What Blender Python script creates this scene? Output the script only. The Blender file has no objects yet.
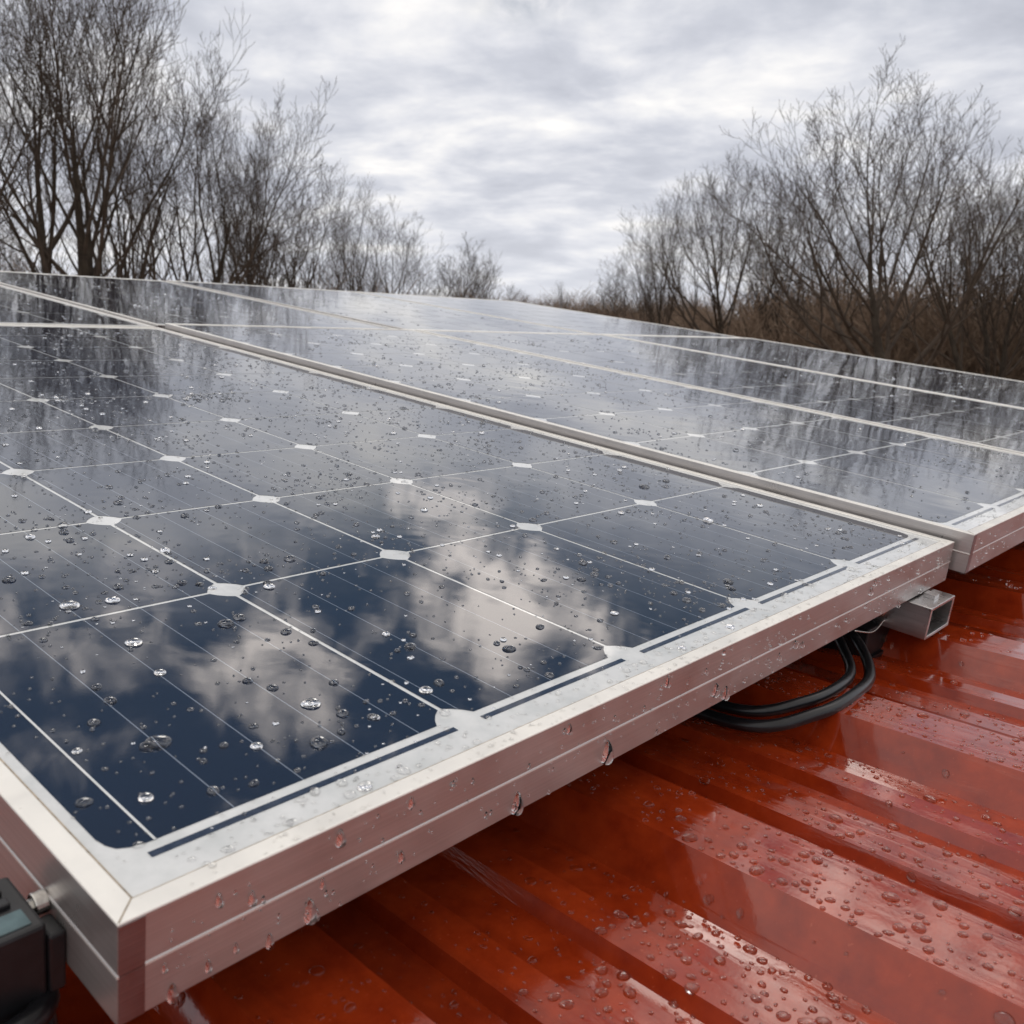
import bpy, bmesh, math, random
import numpy as np
from mathutils import Matrix, Vector

SC = bpy.context.scene
COL = SC.collection

# ------------------------------------------------------------------ frames
# Work frame of the panel array: x along the lower edge, y up the slope, z out of the glass.
CAM_H = 4.6
PITCH = math.atan(192 / 942.74)
M3 = Matrix(((0.6661, -0.7374, 0.1123), (0.7454, 0.6633, -0.0665), (-0.0255, 0.1280, 0.9914)))
# orthonormalise
ax = M3.col[0].normalized(); ay = (M3.col[1] - ax * M3.col[1].dot(ax)).normalized(); az = ax.cross(ay)
M3 = Matrix((ax, ay, az)).transposed()
CAML = Vector((-0.31410572, -0.28626046, 0.22415084))
W = Matrix.Translation(Vector((0, 0, CAM_H)) - M3 @ CAML) @ M3.to_4x4()
# roof sheet frame (inside the panel frame): x across the ribs, y along them
QY = Vector((0.0584, 0.9925, -0.1071)).normalized()
QX = Vector((0.9983, -0.0581, 0.0063)); QX = (QX - QY * QX.dot(QY)).normalized(); QZ = QX.cross(QY)
Q4 = Matrix.Translation(Vector((0.6, -0.03, -0.106))) @ Matrix((QX, QY, QZ)).transposed().to_4x4()
RW = W @ Q4

# ------------------------------------------------------------------ camera
cd = bpy.data.cameras.new('camera'); cam = bpy.data.objects.new('camera', cd); COL.objects.link(cam)
cam.location = (0, 0, CAM_H); cam.rotation_euler = (math.pi / 2 - PITCH, 0, 0)
cd.sensor_width = 36; cd.lens = 942.74 / 1024 * 36; cd.clip_start = 0.01; cd.clip_end = 3000
cd.dof.use_dof = True; cd.dof.focus_distance = 0.68; cd.dof.aperture_fstop = 19; cd.dof.aperture_blades = 7
SC.camera = cam
SC.render.engine = 'CYCLES'
SC.render.resolution_x = 1024; SC.render.resolution_y = 1024
SC.cycles.max_bounces = 10; SC.cycles.transmission_bounces = 8; SC.cycles.glossy_bounces = 5; SC.cycles.diffuse_bounces = 3
SC.cycles.caustics_refractive = True; SC.cycles.caustics_reflective = False; SC.cycles.blur_glossy = 0.3
SC.cycles.sample_clamp_indirect = 6
SC.cycles.use_denoising = True
SC.view_settings.view_transform = 'Standard'; SC.view_settings.look = 'None'
SC.view_settings.exposure = 0.0; SC.view_settings.gamma = 1.0

# ------------------------------------------------------------------ node helpers
class NT:
    def __init__(s, tree):
        s.t = tree; s.n = tree.nodes; s.l = tree.links
    def new(s, typ, **kw):
        n = s.n.new(typ)
        for k, v in kw.items(): setattr(n, k, v)
        return n
    def link(s, a, b): s.l.new(a, b)
    def put(s, v, sock):
        if v is None: return
        if isinstance(v, bpy.types.NodeSocket): s.l.new(v, sock)
        else: sock.default_value = v
    def math(s, op, a, b=None, c=None, clamp=False):
        n = s.new('ShaderNodeMath', operation=op, use_clamp=clamp)
        s.put(a, n.inputs[0]); s.put(b, n.inputs[1]); s.put(c, n.inputs[2]); return n.outputs[0]
    def vmath(s, op, a, b=None):
        n = s.new('ShaderNodeVectorMath', operation=op)
        s.put(a, n.inputs[0]); s.put(b, n.inputs[1])
        return n.outputs['Value'] if op in ('LENGTH', 'DOT_PRODUCT', 'DISTANCE') else n.outputs[0]
    def noise(s, vec, scale, detail=2, rough=0.5, dist=0.0, out='Fac'):
        n = s.new('ShaderNodeTexNoise'); s.put(vec, n.inputs['Vector'])
        n.inputs['Scale'].default_value = scale; n.inputs['Detail'].default_value = detail
        n.inputs['Roughness'].default_value = rough; n.inputs['Distortion'].default_value = dist
        return n.outputs[out]
    def maprange(s, v, a, b, c=0.0, d=1.0, smooth=True):
        n = s.new('ShaderNodeMapRange', interpolation_type='SMOOTHSTEP' if smooth else 'LINEAR')
        s.put(v, n.inputs['Value']); s.put(a, n.inputs['From Min']); s.put(b, n.inputs['From Max'])
        s.put(c, n.inputs['To Min']); s.put(d, n.inputs['To Max']); return n.outputs[0]
    def mix(s, f, a, b):
        n = s.new('ShaderNodeMix', data_type='RGBA')
        s.put(f, n.inputs[0]); s.put(a, n.inputs[6]); s.put(b, n.inputs[7]); return n.outputs[2]
    def ramp(s, f, stops):
        n = s.new('ShaderNodeValToRGB'); s.put(f, n.inputs[0]); e = n.color_ramp.elements
        while len(e) < len(stops): e.new(0.5)
        for k, (p, c) in enumerate(stops):
            e[k].position = p; e[k].color = (*c, 1)
        return n.outputs[0]

def rgb(r, g, b): return (r, g, b, 1.0)

# ------------------------------------------------------------------ world
SUN_AZ, SUN_EL = math.radians(-25), math.radians(64)
wd = bpy.data.worlds.new('World'); SC.world = wd; wd.use_nodes = True
wt = NT(wd.node_tree); wt.n.clear()
out = wt.new('ShaderNodeOutputWorld'); bg = wt.new('ShaderNodeBackground'); wt.link(bg.outputs[0], out.inputs[0])
bg.inputs[1].default_value = 0.1
sky = wt.new('ShaderNodeTexSky', sky_type='NISHITA'); sky.sun_disc = False
sky.sun_elevation = SUN_EL; sky.sun_rotation = SUN_AZ; sky.air_density = 1.0; sky.dust_density = 0.6
tc = wt.new('ShaderNodeTexCoord'); D = tc.outputs['Generated']
sp = wt.new('ShaderNodeSeparateXYZ'); wt.link(D, sp.inputs[0])
dz = wt.math('MAXIMUM', sp.outputs[2], 0.0)
den = wt.math('ADD', dz, 0.16)
cb = wt.new('ShaderNodeCombineXYZ')
wt.put(wt.math('DIVIDE', sp.outputs[0], den), cb.inputs[0]); wt.put(wt.math('DIVIDE', sp.outputs[1], den), cb.inputs[1])
cb.inputs[2].default_value = 3.7
P = cb.outputs[0]
n1 = wt.noise(P, 1.7, 7, 0.52, 0.35)
n1b = wt.noise(P, 5.0, 5, 0.55, 0.2)
nlow = wt.math('ADD', wt.math('MULTIPLY', n1, 0.75), wt.math('MULTIPLY', n1b, 0.25))
low = wt.ramp(nlow, [(0.36, (5.2, 5.4, 6.1)), (0.46, (6.4, 6.6, 7.3)), (0.53, (7.9, 8.0, 8.5)), (0.63, (10.4, 10.2, 10.0))])
# brighter towards the horizon
hz = wt.maprange(dz, 0.0, 0.16, 1.0, 0.0)
low = wt.mix(wt.math('MULTIPLY', hz, 0.5), low, rgb(8.2, 8.35, 8.9))
# upper sky: broken cloud with blue gaps
warp = wt.noise(D, 5.0, 4, 0.55, 0.0, out='Color')
wv = wt.vmath('SUBTRACT', warp, (0.5, 0.5, 0.5)); sc_ = wt.new('ShaderNodeVectorMath', operation='SCALE'); wt.link(wv, sc_.inputs[0]); sc_.inputs['Scale'].default_value = 0.20
DW = wt.vmath('ADD', D, sc_.outputs[0])
def sdir(az, el):
    a, e = math.radians(az), math.radians(el)
    return (math.sin(a) * math.cos(e), math.cos(a) * math.cos(e), math.sin(e))
blobs = [((-11.0, 29.8), 0.062, 0.95), ((-7.0, 31.5), 0.055, 0.95), ((-20, 28), 0.09, 0.42), ((-27, 26), 0.10, 0.42), ((-33, 33), 0.08, 0.38),
         ((1.6, 23.2), 0.055, 0.85), ((6.8, 24.8), 0.065, 1.0), ((11.8, 22.8), 0.05, 0.8), ((3.5, 27.0), 0.045, 0.7), ((-1.5, 20.3), 0.08, 0.42),
         ((26, 40), 0.22, 0.95), ((34, 52), 0.28, 0.80), ((50, 38), 0.25, 0.9), ((-45, 50), 0.3, 0.5)]
tot = None
for (az_, el_), s_, amp in blobs:
    d_ = wt.vmath('DISTANCE', DW, sdir(az_, el_))
    g_ = wt.maprange(d_, 0.0, s_ * 1.7, amp, 0.0)
    tot = g_ if tot is None else wt.math('MAXIMUM', tot, g_)
ntex = wt.noise(D, 17.0, 6, 0.58, 0.5)
wisp = wt.noise(D, 4.0, 5, 0.6, 0.5)
back = wt.maprange(sp.outputs[1], 0.62, 0.30, 0.0, 1.0)          # the sky overhead and behind stays overcast
m = wt.math('ADD', tot, wt.math('MULTIPLY', wt.math('SUBTRACT', ntex, 0.5), 2.3))
m = wt.math('ADD', m, wt.math('MULTIPLY', wt.math('SUBTRACT', wisp, 0.5), 0.8))
mask = wt.maprange(m, 0.10, 1.15, 0.0, 1.0)
skyb = wt.new('ShaderNodeMix', data_type='RGBA', blend_type='MULTIPLY'); skyb.inputs[0].default_value = 1
wt.link(sky.outputs[0], skyb.inputs[6]); skyb.inputs[7].default_value = rgb(0.50, 0.50, 0.46)
high = wt.mix(mask, skyb.outputs[2], rgb(25, 22.8, 21.2))
over = wt.mix(wt.maprange(wisp, 0.35, 0.7), rgb(7.6, 7.4, 7.4), rgb(14, 13.2, 12.4))
high = wt.mix(back, high, over)
lift = wt.maprange(sp.outputs[0], -0.02, -0.30, 0.0, 0.11)      # the cloud bank reaches higher on the left
e_ = wt.maprange(wt.math('SUBTRACT', wt.math('ADD', dz, wt.math('MULTIPLY', wt.math('SUBTRACT', wisp, 0.5), 0.22)), lift), 0.27, 0.42, 0.0, 1.0)
allc = wt.mix(e_, low, high)
wt.link(allc, bg.inputs[0])

sd = bpy.data.lights.new('sun', 'SUN'); sun = bpy.data.objects.new('sun', sd); COL.objects.link(sun)
sd.energy = 0.6; sd.angle = math.radians(16); sd.color = (1.0, 0.95, 0.88)
sdv = Vector((math.sin(SUN_AZ) * math.cos(SUN_EL), math.cos(SUN_AZ) * math.cos(SUN_EL), math.sin(SUN_EL)))
sun.rotation_euler = sdv.to_track_quat('Z', 'Y').to_euler()

# ------------------------------------------------------------------ materials
def material(name):
    m = bpy.data.materials.new(name); m.use_nodes = True
    t = NT(m.node_tree); b = t.n['Principled BSDF']; return m, t, b
def bump(t, h, strength, dist, b, normal=None):
    n = t.new('ShaderNodeBump'); n.inputs['Strength'].default_value = strength; n.inputs['Distance'].default_value = dist
    t.put(h, n.inputs['Height'])
    t.link(n.outputs[0], b.inputs['Normal']); return n
def pos(t, local=True):
    if local: return t.new('ShaderNodeTexCoord').outputs['Object']
    return t.new('ShaderNodeNewGeometry').outputs['Position']
def simple(name, col, rough=0.5, metal=0.0, var=0.0, scale=20, ior=1.45):
    m, t, b = material(name)
    b.inputs['Roughness'].default_value = rough; b.inputs['Metallic'].default_value = metal; b.inputs['IOR'].default_value = ior
    if var:
        n = t.noise(pos(t), scale, 4, 0.6)
        lo = tuple(c * (1 - var) for c in col); hi = tuple(min(1, c * (1 + var)) for c in col)
        t.link(t.ramp(n, [(0.3, lo), (0.7, hi)]), b.inputs['Base Color'])
    else: b.inputs['Base Color'].default_value = (*col, 1)
    return m

# the glass front: the wet film and dirt are the same over cell, gap and margin
def glass_finish(t, b):
    p = pos(t, False)
    film = t.noise(p, 9, 3, 0.5, 0.3)
    fine = t.noise(p, 700, 2, 0.5)
    b.inputs['IOR'].default_value = 1.72
    b.inputs['Coat Weight'].default_value = 0.25; b.inputs['Coat IOR'].default_value = 1.5; b.inputs['Coat Roughness'].default_value = 0.015
    streak = t.maprange(t.noise(p, 55, 4, 0.6, 0.5), 0.35, 0.75, 0.022, 0.065)
    t.link(streak, b.inputs['Roughness'])
    h = t.math('ADD', t.math('MULTIPLY', film, 1.0), t.math('MULTIPLY', fine, 0.006))
    bump(t, h, 0.35, 0.0016, b)

m, t, b = material('cell'); MAT_CELL = m
uv = t.new('ShaderNodeUVMap', uv_map='cell').outputs[0]
s_ = t.new('ShaderNodeSeparateXYZ'); t.link(uv, s_.inputs[0])                 # uv in metres from the cell's lower left corner
fr = t.math('FRACT', t.math('DIVIDE', s_.outputs[0], 0.0335))
dl = t.math('ABSOLUTE', t.math('SUBTRACT', fr, 0.5))
bus = t.math('LESS_THAN', dl, 0.008)
ff = t.math('FRACT', t.math('DIVIDE', s_.outputs[1], 0.0022))
fing = t.math('LESS_THAN', ff, 0.16)
nz = t.noise(pos(t, False), 3.0, 3, 0.5)
base = t.ramp(nz, [(0.3, (0.0045, 0.010, 0.024)), (0.7, (0.006, 0.015, 0.036))])
base = t.mix(t.math('MULTIPLY', fing, 0.25), base, rgb(0.02, 0.035, 0.07))
base = t.mix(bus, base, rgb(0.20, 0.235, 0.29))
dust = t.maprange(t.noise(pos(t, False), 16, 6, 0.65), 0.5, 0.85, 0.0, 0.06)
base = t.mix(dust, base, rgb(0.35, 0.33, 0.30))
t.link(base, b.inputs['Base Color']); glass_finish(t, b)

m, t, b = material('backsheet_white'); MAT_WHITE = m
nz = t.noise(pos(t, False), 60, 4, 0.6)
t.link(t.ramp(nz, [(0.3, (0.60, 0.62, 0.62)), (0.7, (0.74, 0.75, 0.75))]), b.inputs['Base Color']); glass_finish(t, b)
m, t, b = material('backsheet_underside'); MAT_UNDER = m
b.inputs['Base Color'].default_value = rgb(0.03, 0.03, 0.032); b.inputs['Roughness'].default_value = 0.6

m, t, b = material('ribbon_navy'); MAT_NAVY = m
t.link(t.ramp(t.noise(pos(t, False), 150, 4, 0.6), [(0.35, (0.02, 0.03, 0.055)), (0.75, (0.05, 0.065, 0.10))]), b.inputs['Base Color']); glass_finish(t, b)

def alu(name, c0, c1, rough, stains=True, aniso_z=900):
    m, t, b = material(name)
    p = pos(t)
    mp = t.new('ShaderNodeMapping'); mp.inputs['Scale'].default_value = (6, 6, aniso_z); t.link(p, mp.inputs[0])
    br = t.noise(mp.outputs[0], 1.0, 4, 0.65)
    blot = t.noise(p, 26, 5, 0.6, 0.4)
    f = t.math('ADD', t.math('MULTIPLY', br, 0.6), t.math('MULTIPLY', blot, 0.4))
    col = t.ramp(f, [(0.32, c0), (0.68, c1)])
    spots = t.maprange(t.noise(p, 190, 3, 0.55), 0.66, 0.74, 0.0, 0.35)
    col = t.mix(spots, col, rgb(0.42, 0.36, 0.30))
    t.link(col, b.inputs['Base Color'])
    b.inputs['Metallic'].default_value = 1.0
    t.link(t.maprange(blot, 0.3, 0.7, rough - 0.06, rough + 0.08), b.inputs['Roughness'])
    bump(t, br, 0.25, 0.00025, b)
    return m
MAT_ALU = alu('anodised_aluminium', (0.44, 0.415, 0.40), (0.60, 0.57, 0.555), 0.33)  # frame faces: same metal as the lip, shade put into a darker tone
MAT_ALU.node_tree.nodes['Principled BSDF'].inputs['Metallic'].default_value = 0.72
MAT_LIP = alu('lit_lip_metal', (0.72, 0.70, 0.66), (0.88, 0.86, 0.81), 0.40)  # same metal as the faces, light from the sky painted into its paler tone
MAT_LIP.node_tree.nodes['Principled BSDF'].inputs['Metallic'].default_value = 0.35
MAT_CORNER = alu('corner_key', (0.24, 0.20, 0.205), (0.38, 0.34, 0.34), 0.36)
MAT_RAIL = alu('rail_aluminium', (0.55, 0.54, 0.53), (0.78, 0.77, 0.76), 0.28, aniso_z=200)
MAT_STEEL = simple('bolt_steel', (0.62, 0.60, 0.56), 0.25, 1.0, 0.25, 300)
MAT_BLACK = simple('black_plastic', (0.012, 0.012, 0.014), 0.35, 0, 0.3, 120)
MAT_CABLE = simple('cable_rubber', (0.010, 0.010, 0.012), 0.28, 0, 0.4, 90)
MAT_LABEL = simple('device_label', (0.10, 0.15, 0.16), 0.15, 0, 0.3, 90)
MAT_COPPER = simple('copper_stub', (0.60, 0.30, 0.22), 0.3, 1.0, 0.2, 200)

MAT_SEAL = simple('grimy_sealant', (0.34, 0.28, 0.21), 0.45, 0, 0.45, 220)
# red painted sheet, wet in pools and streaks
m, t, b = material('wet_red_paint'); MAT_ROOF = m
p = pos(t)
mp = t.new('ShaderNodeMapping'); mp.inputs['Scale'].default_value = (1.6, 0.16, 1.0); t.link(p, mp.inputs[0])
mot = t.noise(p, 45, 5, 0.6, 0.2)
dirt = t.noise(mp.outputs[0], 9, 6, 0.65, 0.6)
col = t.ramp(mot, [(0.3, (0.235, 0.021, 0.0045)), (0.7, (0.38, 0.043, 0.0085))])
col = t.mix(t.maprange(dirt, 0.5, 0.8, 0.0, 0.5), col, rgb(0.10, 0.012, 0.006))
fleck = t.maprange(t.noise(p, 420, 2, 0.5), 0.70, 0.76, 0.0, 0.25)
col = t.mix(fleck, col, rgb(0.62, 0.16, 0.08))
t.link(col, b.inputs['Base Color'])
wet = t.noise(mp.outputs[0], 24, 7, 0.62, 0.5)
wm = t.maprange(wet, 0.44, 0.52)
t.link(t.maprange(wm, 0, 1, 0.24, 0.09, False), b.inputs['Roughness'])
b.inputs['IOR'].default_value = 1.5; b.inputs['Specular IOR Level'].default_value = 0.25
b.inputs['Coat Weight'].default_value = 1.0; b.inputs['Coat IOR'].default_value = 1.56
t.link(t.maprange(wm, 0, 1, 0.10, 0.025, False), b.inputs['Coat Roughness'])
peel = t.noise(p, 320, 3, 0.6); wav = t.noise(mp.outputs[0], 14, 3, 0.5)
h = t.math('ADD', t.math('MULTIPLY', peel, 0.05), t.math('ADD', t.math('MULTIPLY', wm, 0.12), wav))
n_ = bump(t, h, 0.4, 0.0012, b); t.link(n_.outputs[0], b.inputs['Coat Normal'])

m, t, b = material('rain_water'); MAT_DROP = m
b.inputs['Base Color'].default_value = rgb(1, 1, 1); b.inputs['Roughness'].default_value = 0.0
b.inputs['IOR'].default_value = 1.33; b.inputs['Transmission Weight'].default_value = 1.0

def bark(name, c0, c1):
    m, t, b = material(name)
    t.link(t.ramp(t.noise(pos(t), 3.0, 5, 0.6), [(0.3, c0), (0.7, c1)]), b.inputs['Base Color']); b.inputs['Roughness'].default_value = 0.95
    b.inputs['Specular IOR Level'].default_value = 0.2
    return m
MAT_BARK = bark('bark', (0.035, 0.027, 0.021), (0.085, 0.068, 0.052))
MAT_TWIG = bark('twigs', (0.050, 0.038, 0.030), (0.115, 0.087, 0.068))
MAT_BRUSH = bark('brushwood', (0.16, 0.110, 0.080), (0.32, 0.235, 0.17))
m, t, b = material('leaf_litter'); MAT_GROUND = m
g1 = t.noise(pos(t), 0.15, 6, 0.65); g2 = t.noise(pos(t), 4, 5, 0.7)
t.link(t.ramp(t.math('ADD', t.math('MULTIPLY', g1, .5), t.math('MULTIPLY', g2, .5)), [(0.35, (0.12, 0.09, 0.065)), (0.6, (0.20, 0.15, 0.105)), (0.7, (0.09, 0.10, 0.045))]), b.inputs['Base Color'])
b.inputs['Roughness'].default_value = 1.0
MAT_GRASS = simple('grass_blade', (0.07, 0.10, 0.025), 0.5, 0, 0.3, 60)

# ------------------------------------------------------------------ object helpers
def link_mesh(name, verts, faces, mats, parent=None, base=(0, 0, 0), frame=None, smooth=False, midx=None):
    me = bpy.data.meshes.new(name)
    me.from_pydata([tuple(v) for v in verts], [], [tuple(f) for f in faces]); me.update()
    for mm in (mats if isinstance(mats, (list, tuple)) else [mats]): me.materials.append(mm)
    if midx is not None: me.polygons.foreach_set('material_index', midx)
    if smooth: me.polygons.foreach_set('use_smooth', [True] * len(me.polygons))
    o = bpy.data.objects.new(name, me); COL.objects.link(o)
    if parent is not None: o.parent = parent
    else: o.matrix_world = (frame if frame is not None else W) @ Matrix.Translation(Vector(base))
    return o
def empty(name, label, cat, base=(0, 0, 0), frame=None, group=None):
    o = bpy.data.objects.new(name, None); COL.objects.link(o); o.empty_display_size = 0.05
    o.matrix_world = (frame if frame is not None else W) @ Matrix.Translation(Vector(base))
    return tag(o, label, cat, group)
def tag(o, label=None, cat=None, group=None, kind=None):
    if label: o['label'] = label
    if cat: o['category'] = cat
    if group: o['group'] = group
    if kind: o['kind'] = kind
    return o
def bevel(o, w, seg=2):
    md = o.modifiers.new('bevel', 'BEVEL'); md.width = w; md.segments = seg; md.limit_method = 'ANGLE'; md.angle_limit = math.radians(35)
    return o
class MB:
    def __init__(s): s.v = []; s.f = []; s.m = []
    def box(s, x0, x1, y0, y1, z0, z1, mi=0):
        b = len(s.v)
        s.v += [(x0, y0, z0), (x1, y0, z0), (x1, y1, z0), (x0, y1, z0), (x0, y0, z1), (x1, y0, z1), (x1, y1, z1), (x0, y1, z1)]
        for f in ((0, 3, 2, 1), (4, 5, 6, 7), (0, 1, 5, 4), (1, 2, 6, 5), (2, 3, 7, 6), (3, 0, 4, 7)):
            s.f.append(tuple(b + i for i in f)); s.m.append(mi)
        return s
    def cyl(s, c, axis, r, L, n=16, mi=0, r2=None):
        a = Vector(axis).normalized(); u = a.orthogonal().normalized(); w = a.cross(u); b = len(s.v); c = Vector(c)
        for k, rr in ((0, r), (1, r2 or r)):
            for i in range(n):
                th = 2 * math.pi * i / n
                s.v.append(tuple(c + a * (L * k) + (u * math.cos(th) + w * math.sin(th)) * rr))
        for i in range(n):
            j = (i + 1) % n; s.f.append((b + i, b + j, b + n + j, b + n + i)); s.m.append(mi)
        s.f.append(tuple(b + i for i in reversed(range(n)))); s.f.append(tuple(b + n + i for i in range(n))); s.m += [mi, mi]
        return s
    def build(s, name, mats, parent=None, **kw): return link_mesh(name, s.v, s.f, mats, parent, midx=s.m, **kw)
def tube(points, r, n=12):
    pts = [Vector(p) for p in points]; out = []
    # Catmull-Rom
    for i in range(len(pts) - 1):
        p0 = pts[max(i - 1, 0)]; p1 = pts[i]; p2 = pts[i + 1]; p3 = pts[min(i + 2, len(pts) - 1)]
        for k in range(8):
            u = k / 8
            out.append(0.5 * ((2 * p1) + (-p0 + p2) * u + (2 * p0 - 5 * p1 + 4 * p2 - p3) * u * u + (-p0 + 3 * p1 - 3 * p2 + p3) * u ** 3))
    out.append(pts[-1]); v = []; f = []
    nrm = None
    for i, p in enumerate(out):
        tg = (out[min(i + 1, len(out) - 1)] - out[max(i - 1, 0)]).normalized()
        nrm = tg.orthogonal() if nrm is None else (nrm - tg * nrm.dot(tg))
        nrm.normalize(); bn = tg.cross(nrm)
        for k in range(n):
            a = 2 * math.pi * k / n; v.append(tuple(p + (nrm * math.cos(a) + bn * math.sin(a)) * r))
    for i in range(len(out) - 1):
        for k in range(n):
            j = (k + 1) % n; f.append((i * n + k, i * n + j, (i + 1) * n + j, (i + 1) * n + k))
    f.append(tuple(reversed(range(n)))); f.append(tuple(len(v) - n + k for k in range(n)))
    return v, f

# ------------------------------------------------------------------ ground and hill
def grid_ground():
    ring = [0, 12, 25, 45, 70, 100, 150, 250, 500, 1000, 2500]; n = 48; v = [(0, 0, 0)]; f = []
    for r in ring[1:]:
        for k in range(n):
            a = 2 * math.pi * k / n; v.append((r * math.sin(a), r * math.cos(a), 0.0))
    for k in range(n): f.append((0, 1 + (k + 1) % n, 1 + k))
    for i in range(len(ring) - 2):
        for k in range(n):
            j = (k + 1) % n; a = 1 + i * n; f.append((a + k, a + j, a + n + j, a + n + k))
    return v, f
v, f = grid_ground()
tag(link_mesh('ground', v, f, MAT_GROUND, frame=Matrix.Identity(4)), kind='structure')
rnd = random.Random(5)
v = []; f = []; nx, ny = 60, 12
for j in range(ny):
    for i in range(nx):
        x = -110 + 260 * i / (nx - 1); y = 62 + 70 * j / (ny - 1)
        h = 5.0 * math.exp(-((x - 46) / 34) ** 2) + 3.6 * math.exp(-((x + 55) / 34) ** 2)
        h *= math.sin(math.pi * j / (ny - 1)) ** 0.7 if 0 < j < ny - 1 else 0
        v.append((x, y, h - 0.06 + (0 if j in (0, ny - 1) else 0.25 * rnd.random())))
for j in range(ny - 1):
    for i in range(nx - 1):
        a = j * nx + i; f.append((a, a + 1, a + nx + 1, a + nx))
tag(link_mesh('hill', v, f, MAT_GROUND, frame=Matrix.Identity(4), smooth=True), kind='structure')

# ------------------------------------------------------------------ roof sheet
def rib_profile(x0, x1):
    pts = []; P_ = 0.2405; k0 = math.floor((x0 + 0.506) / P_); x = x0; k = k0
    while True:
        o = -0.506 + k * P_
        seq = [(0, 0), (0.0165, 0.0250), (0.0690, 0.0250), (0.0770, 0),
               (0.112, 0), (0.1160, 0.0082), (0.1390, 0.0082), (0.1420, 0.0),
               (0.176, 0), (0.1800, 0.0082), (0.2020, 0.0082), (0.2050, 0.0)]
        for dx, z in seq:
            if x0 <= o + dx <= x1: pts.append((o + dx, z))
        k += 1
        if o > x1: break
    return pts
prof = rib_profile(-3.2, 5.2)
ys = [-2.6, -1.2, -0.6] + [-0.5 + 0.05 * i for i in range(20)] + [0.8, 1.5, 2.5, 3.9]
v = []; f = []; npf = len(prof); rr = random.Random(3)
for y in ys:
    for (x, z) in prof: v.append((x, y, z))
for j in range(len(ys) - 1):
    for i in range(npf - 1):
        a = j * npf + i; f.append((a, a + 1, a + npf + 1, a + npf))
roof = link_mesh('metal_roof', v, f, MAT_ROOF, frame=RW)
md = roof.modifiers.new('solid', 'SOLIDIFY'); md.thickness = 0.0012; md.offset = -1
tag(roof, 'wet glossy red ribbed metal roof sheet sloping beneath the solar panels', 'roof')
def roof_z(x):
    for i in range(npf - 1):
        if prof[i][0] <= x <= prof[i + 1][0]:
            u = (x - prof[i][0]) / (prof[i + 1][0] - prof[i][0] + 1e-9); return prof[i][1] * (1 - u) + prof[i + 1][1] * u
    return 0

# ------------------------------------------------------------------ solar panels
GZ = -0.0014
def frame_ring(x0, x1, y0, y1, h=0.0405, lip=0.0095):
    pr = [(0.0, -h), (0.0, -h * 0.535), (-0.0004, -h * 0.522), (-0.0004, -h * 0.500), (0.0, -h * 0.487), (0.0, -0.0007), (0.0002, -0.0002), (0.0007, 0.0),
          (lip - 0.0006, 0.0), (lip - 0.0002, -0.0002), (lip, -0.0006), (lip, -0.004), (0.0025, -0.006), (0.0025, -h + 0.002), (0.025, -h + 0.002), (0.025, -h)]
    n = len(pr); v = []; f = []
    for (cx, cy, sx, sy) in ((x0, y0, 1, 1), (x1, y0, -1, 1), (x1, y1, -1, -1), (x0, y1, 1, -1)):
        for (t_, z) in pr: v.append((cx + sx * t_, cy + sy * t_, z))
    for s in range(4):
        e = (s + 1) % 4
        for i in range(n):
            j = (i + 1) % n; f.append((s * n + i, e * n + i, e * n + j, s * n + j))
    return v, f
def cell_poly(x0, x1, y0, y1, cut, z, outer=(0, 0, 0, 0)):
    w, h = x1 - x0, y1 - y0; c = cut
    pts = []
    for kc, (cx, cy, sx, sy, order) in enumerate(((x0, y0, 1, 1, 0), (x1, y0, -1, 1, 1), (x1, y1, -1, -1, 0), (x0, y1, 1, -1, 1))):
        arc = [(0, c * 0.98), (c * 0.38, c * 0.73), (c * 0.73, c * 0.38), (c * 0.98, 0)]
        if outer[kc]: arc = [(0, c * 1.1), (c * 0.10, c * 0.62), (c * 0.28, c * 0.28), (c * 0.62, c * 0.10), (c * 1.1, 0)]
        if order: arc = arc[::-1]
        for ax_, ay_ in arc: pts.append((cx + sx * ax_, cy + sy * ay_, z))
    return pts
def add_cell(parent, x0, x1, y0, y1, cut, ox=0.0, outer=(0, 0, 0, 0)):
    pts = cell_poly(x0, x1, y0, y1, cut, GZ + 0.0002, outer)
    o = link_mesh('solar_cell', pts, [tuple(range(len(pts)))], MAT_CELL, parent)
    uvl = o.data.uv_layers.new(name='cell')
    for li, l in enumerate(o.data.loops):
        p_ = o.data.vertices[l.vertex_index].co; uvl.data[li].uv = (p_.x - x0 + ox, p_.y - y0)
    return o
GAP = 0.0013
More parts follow.
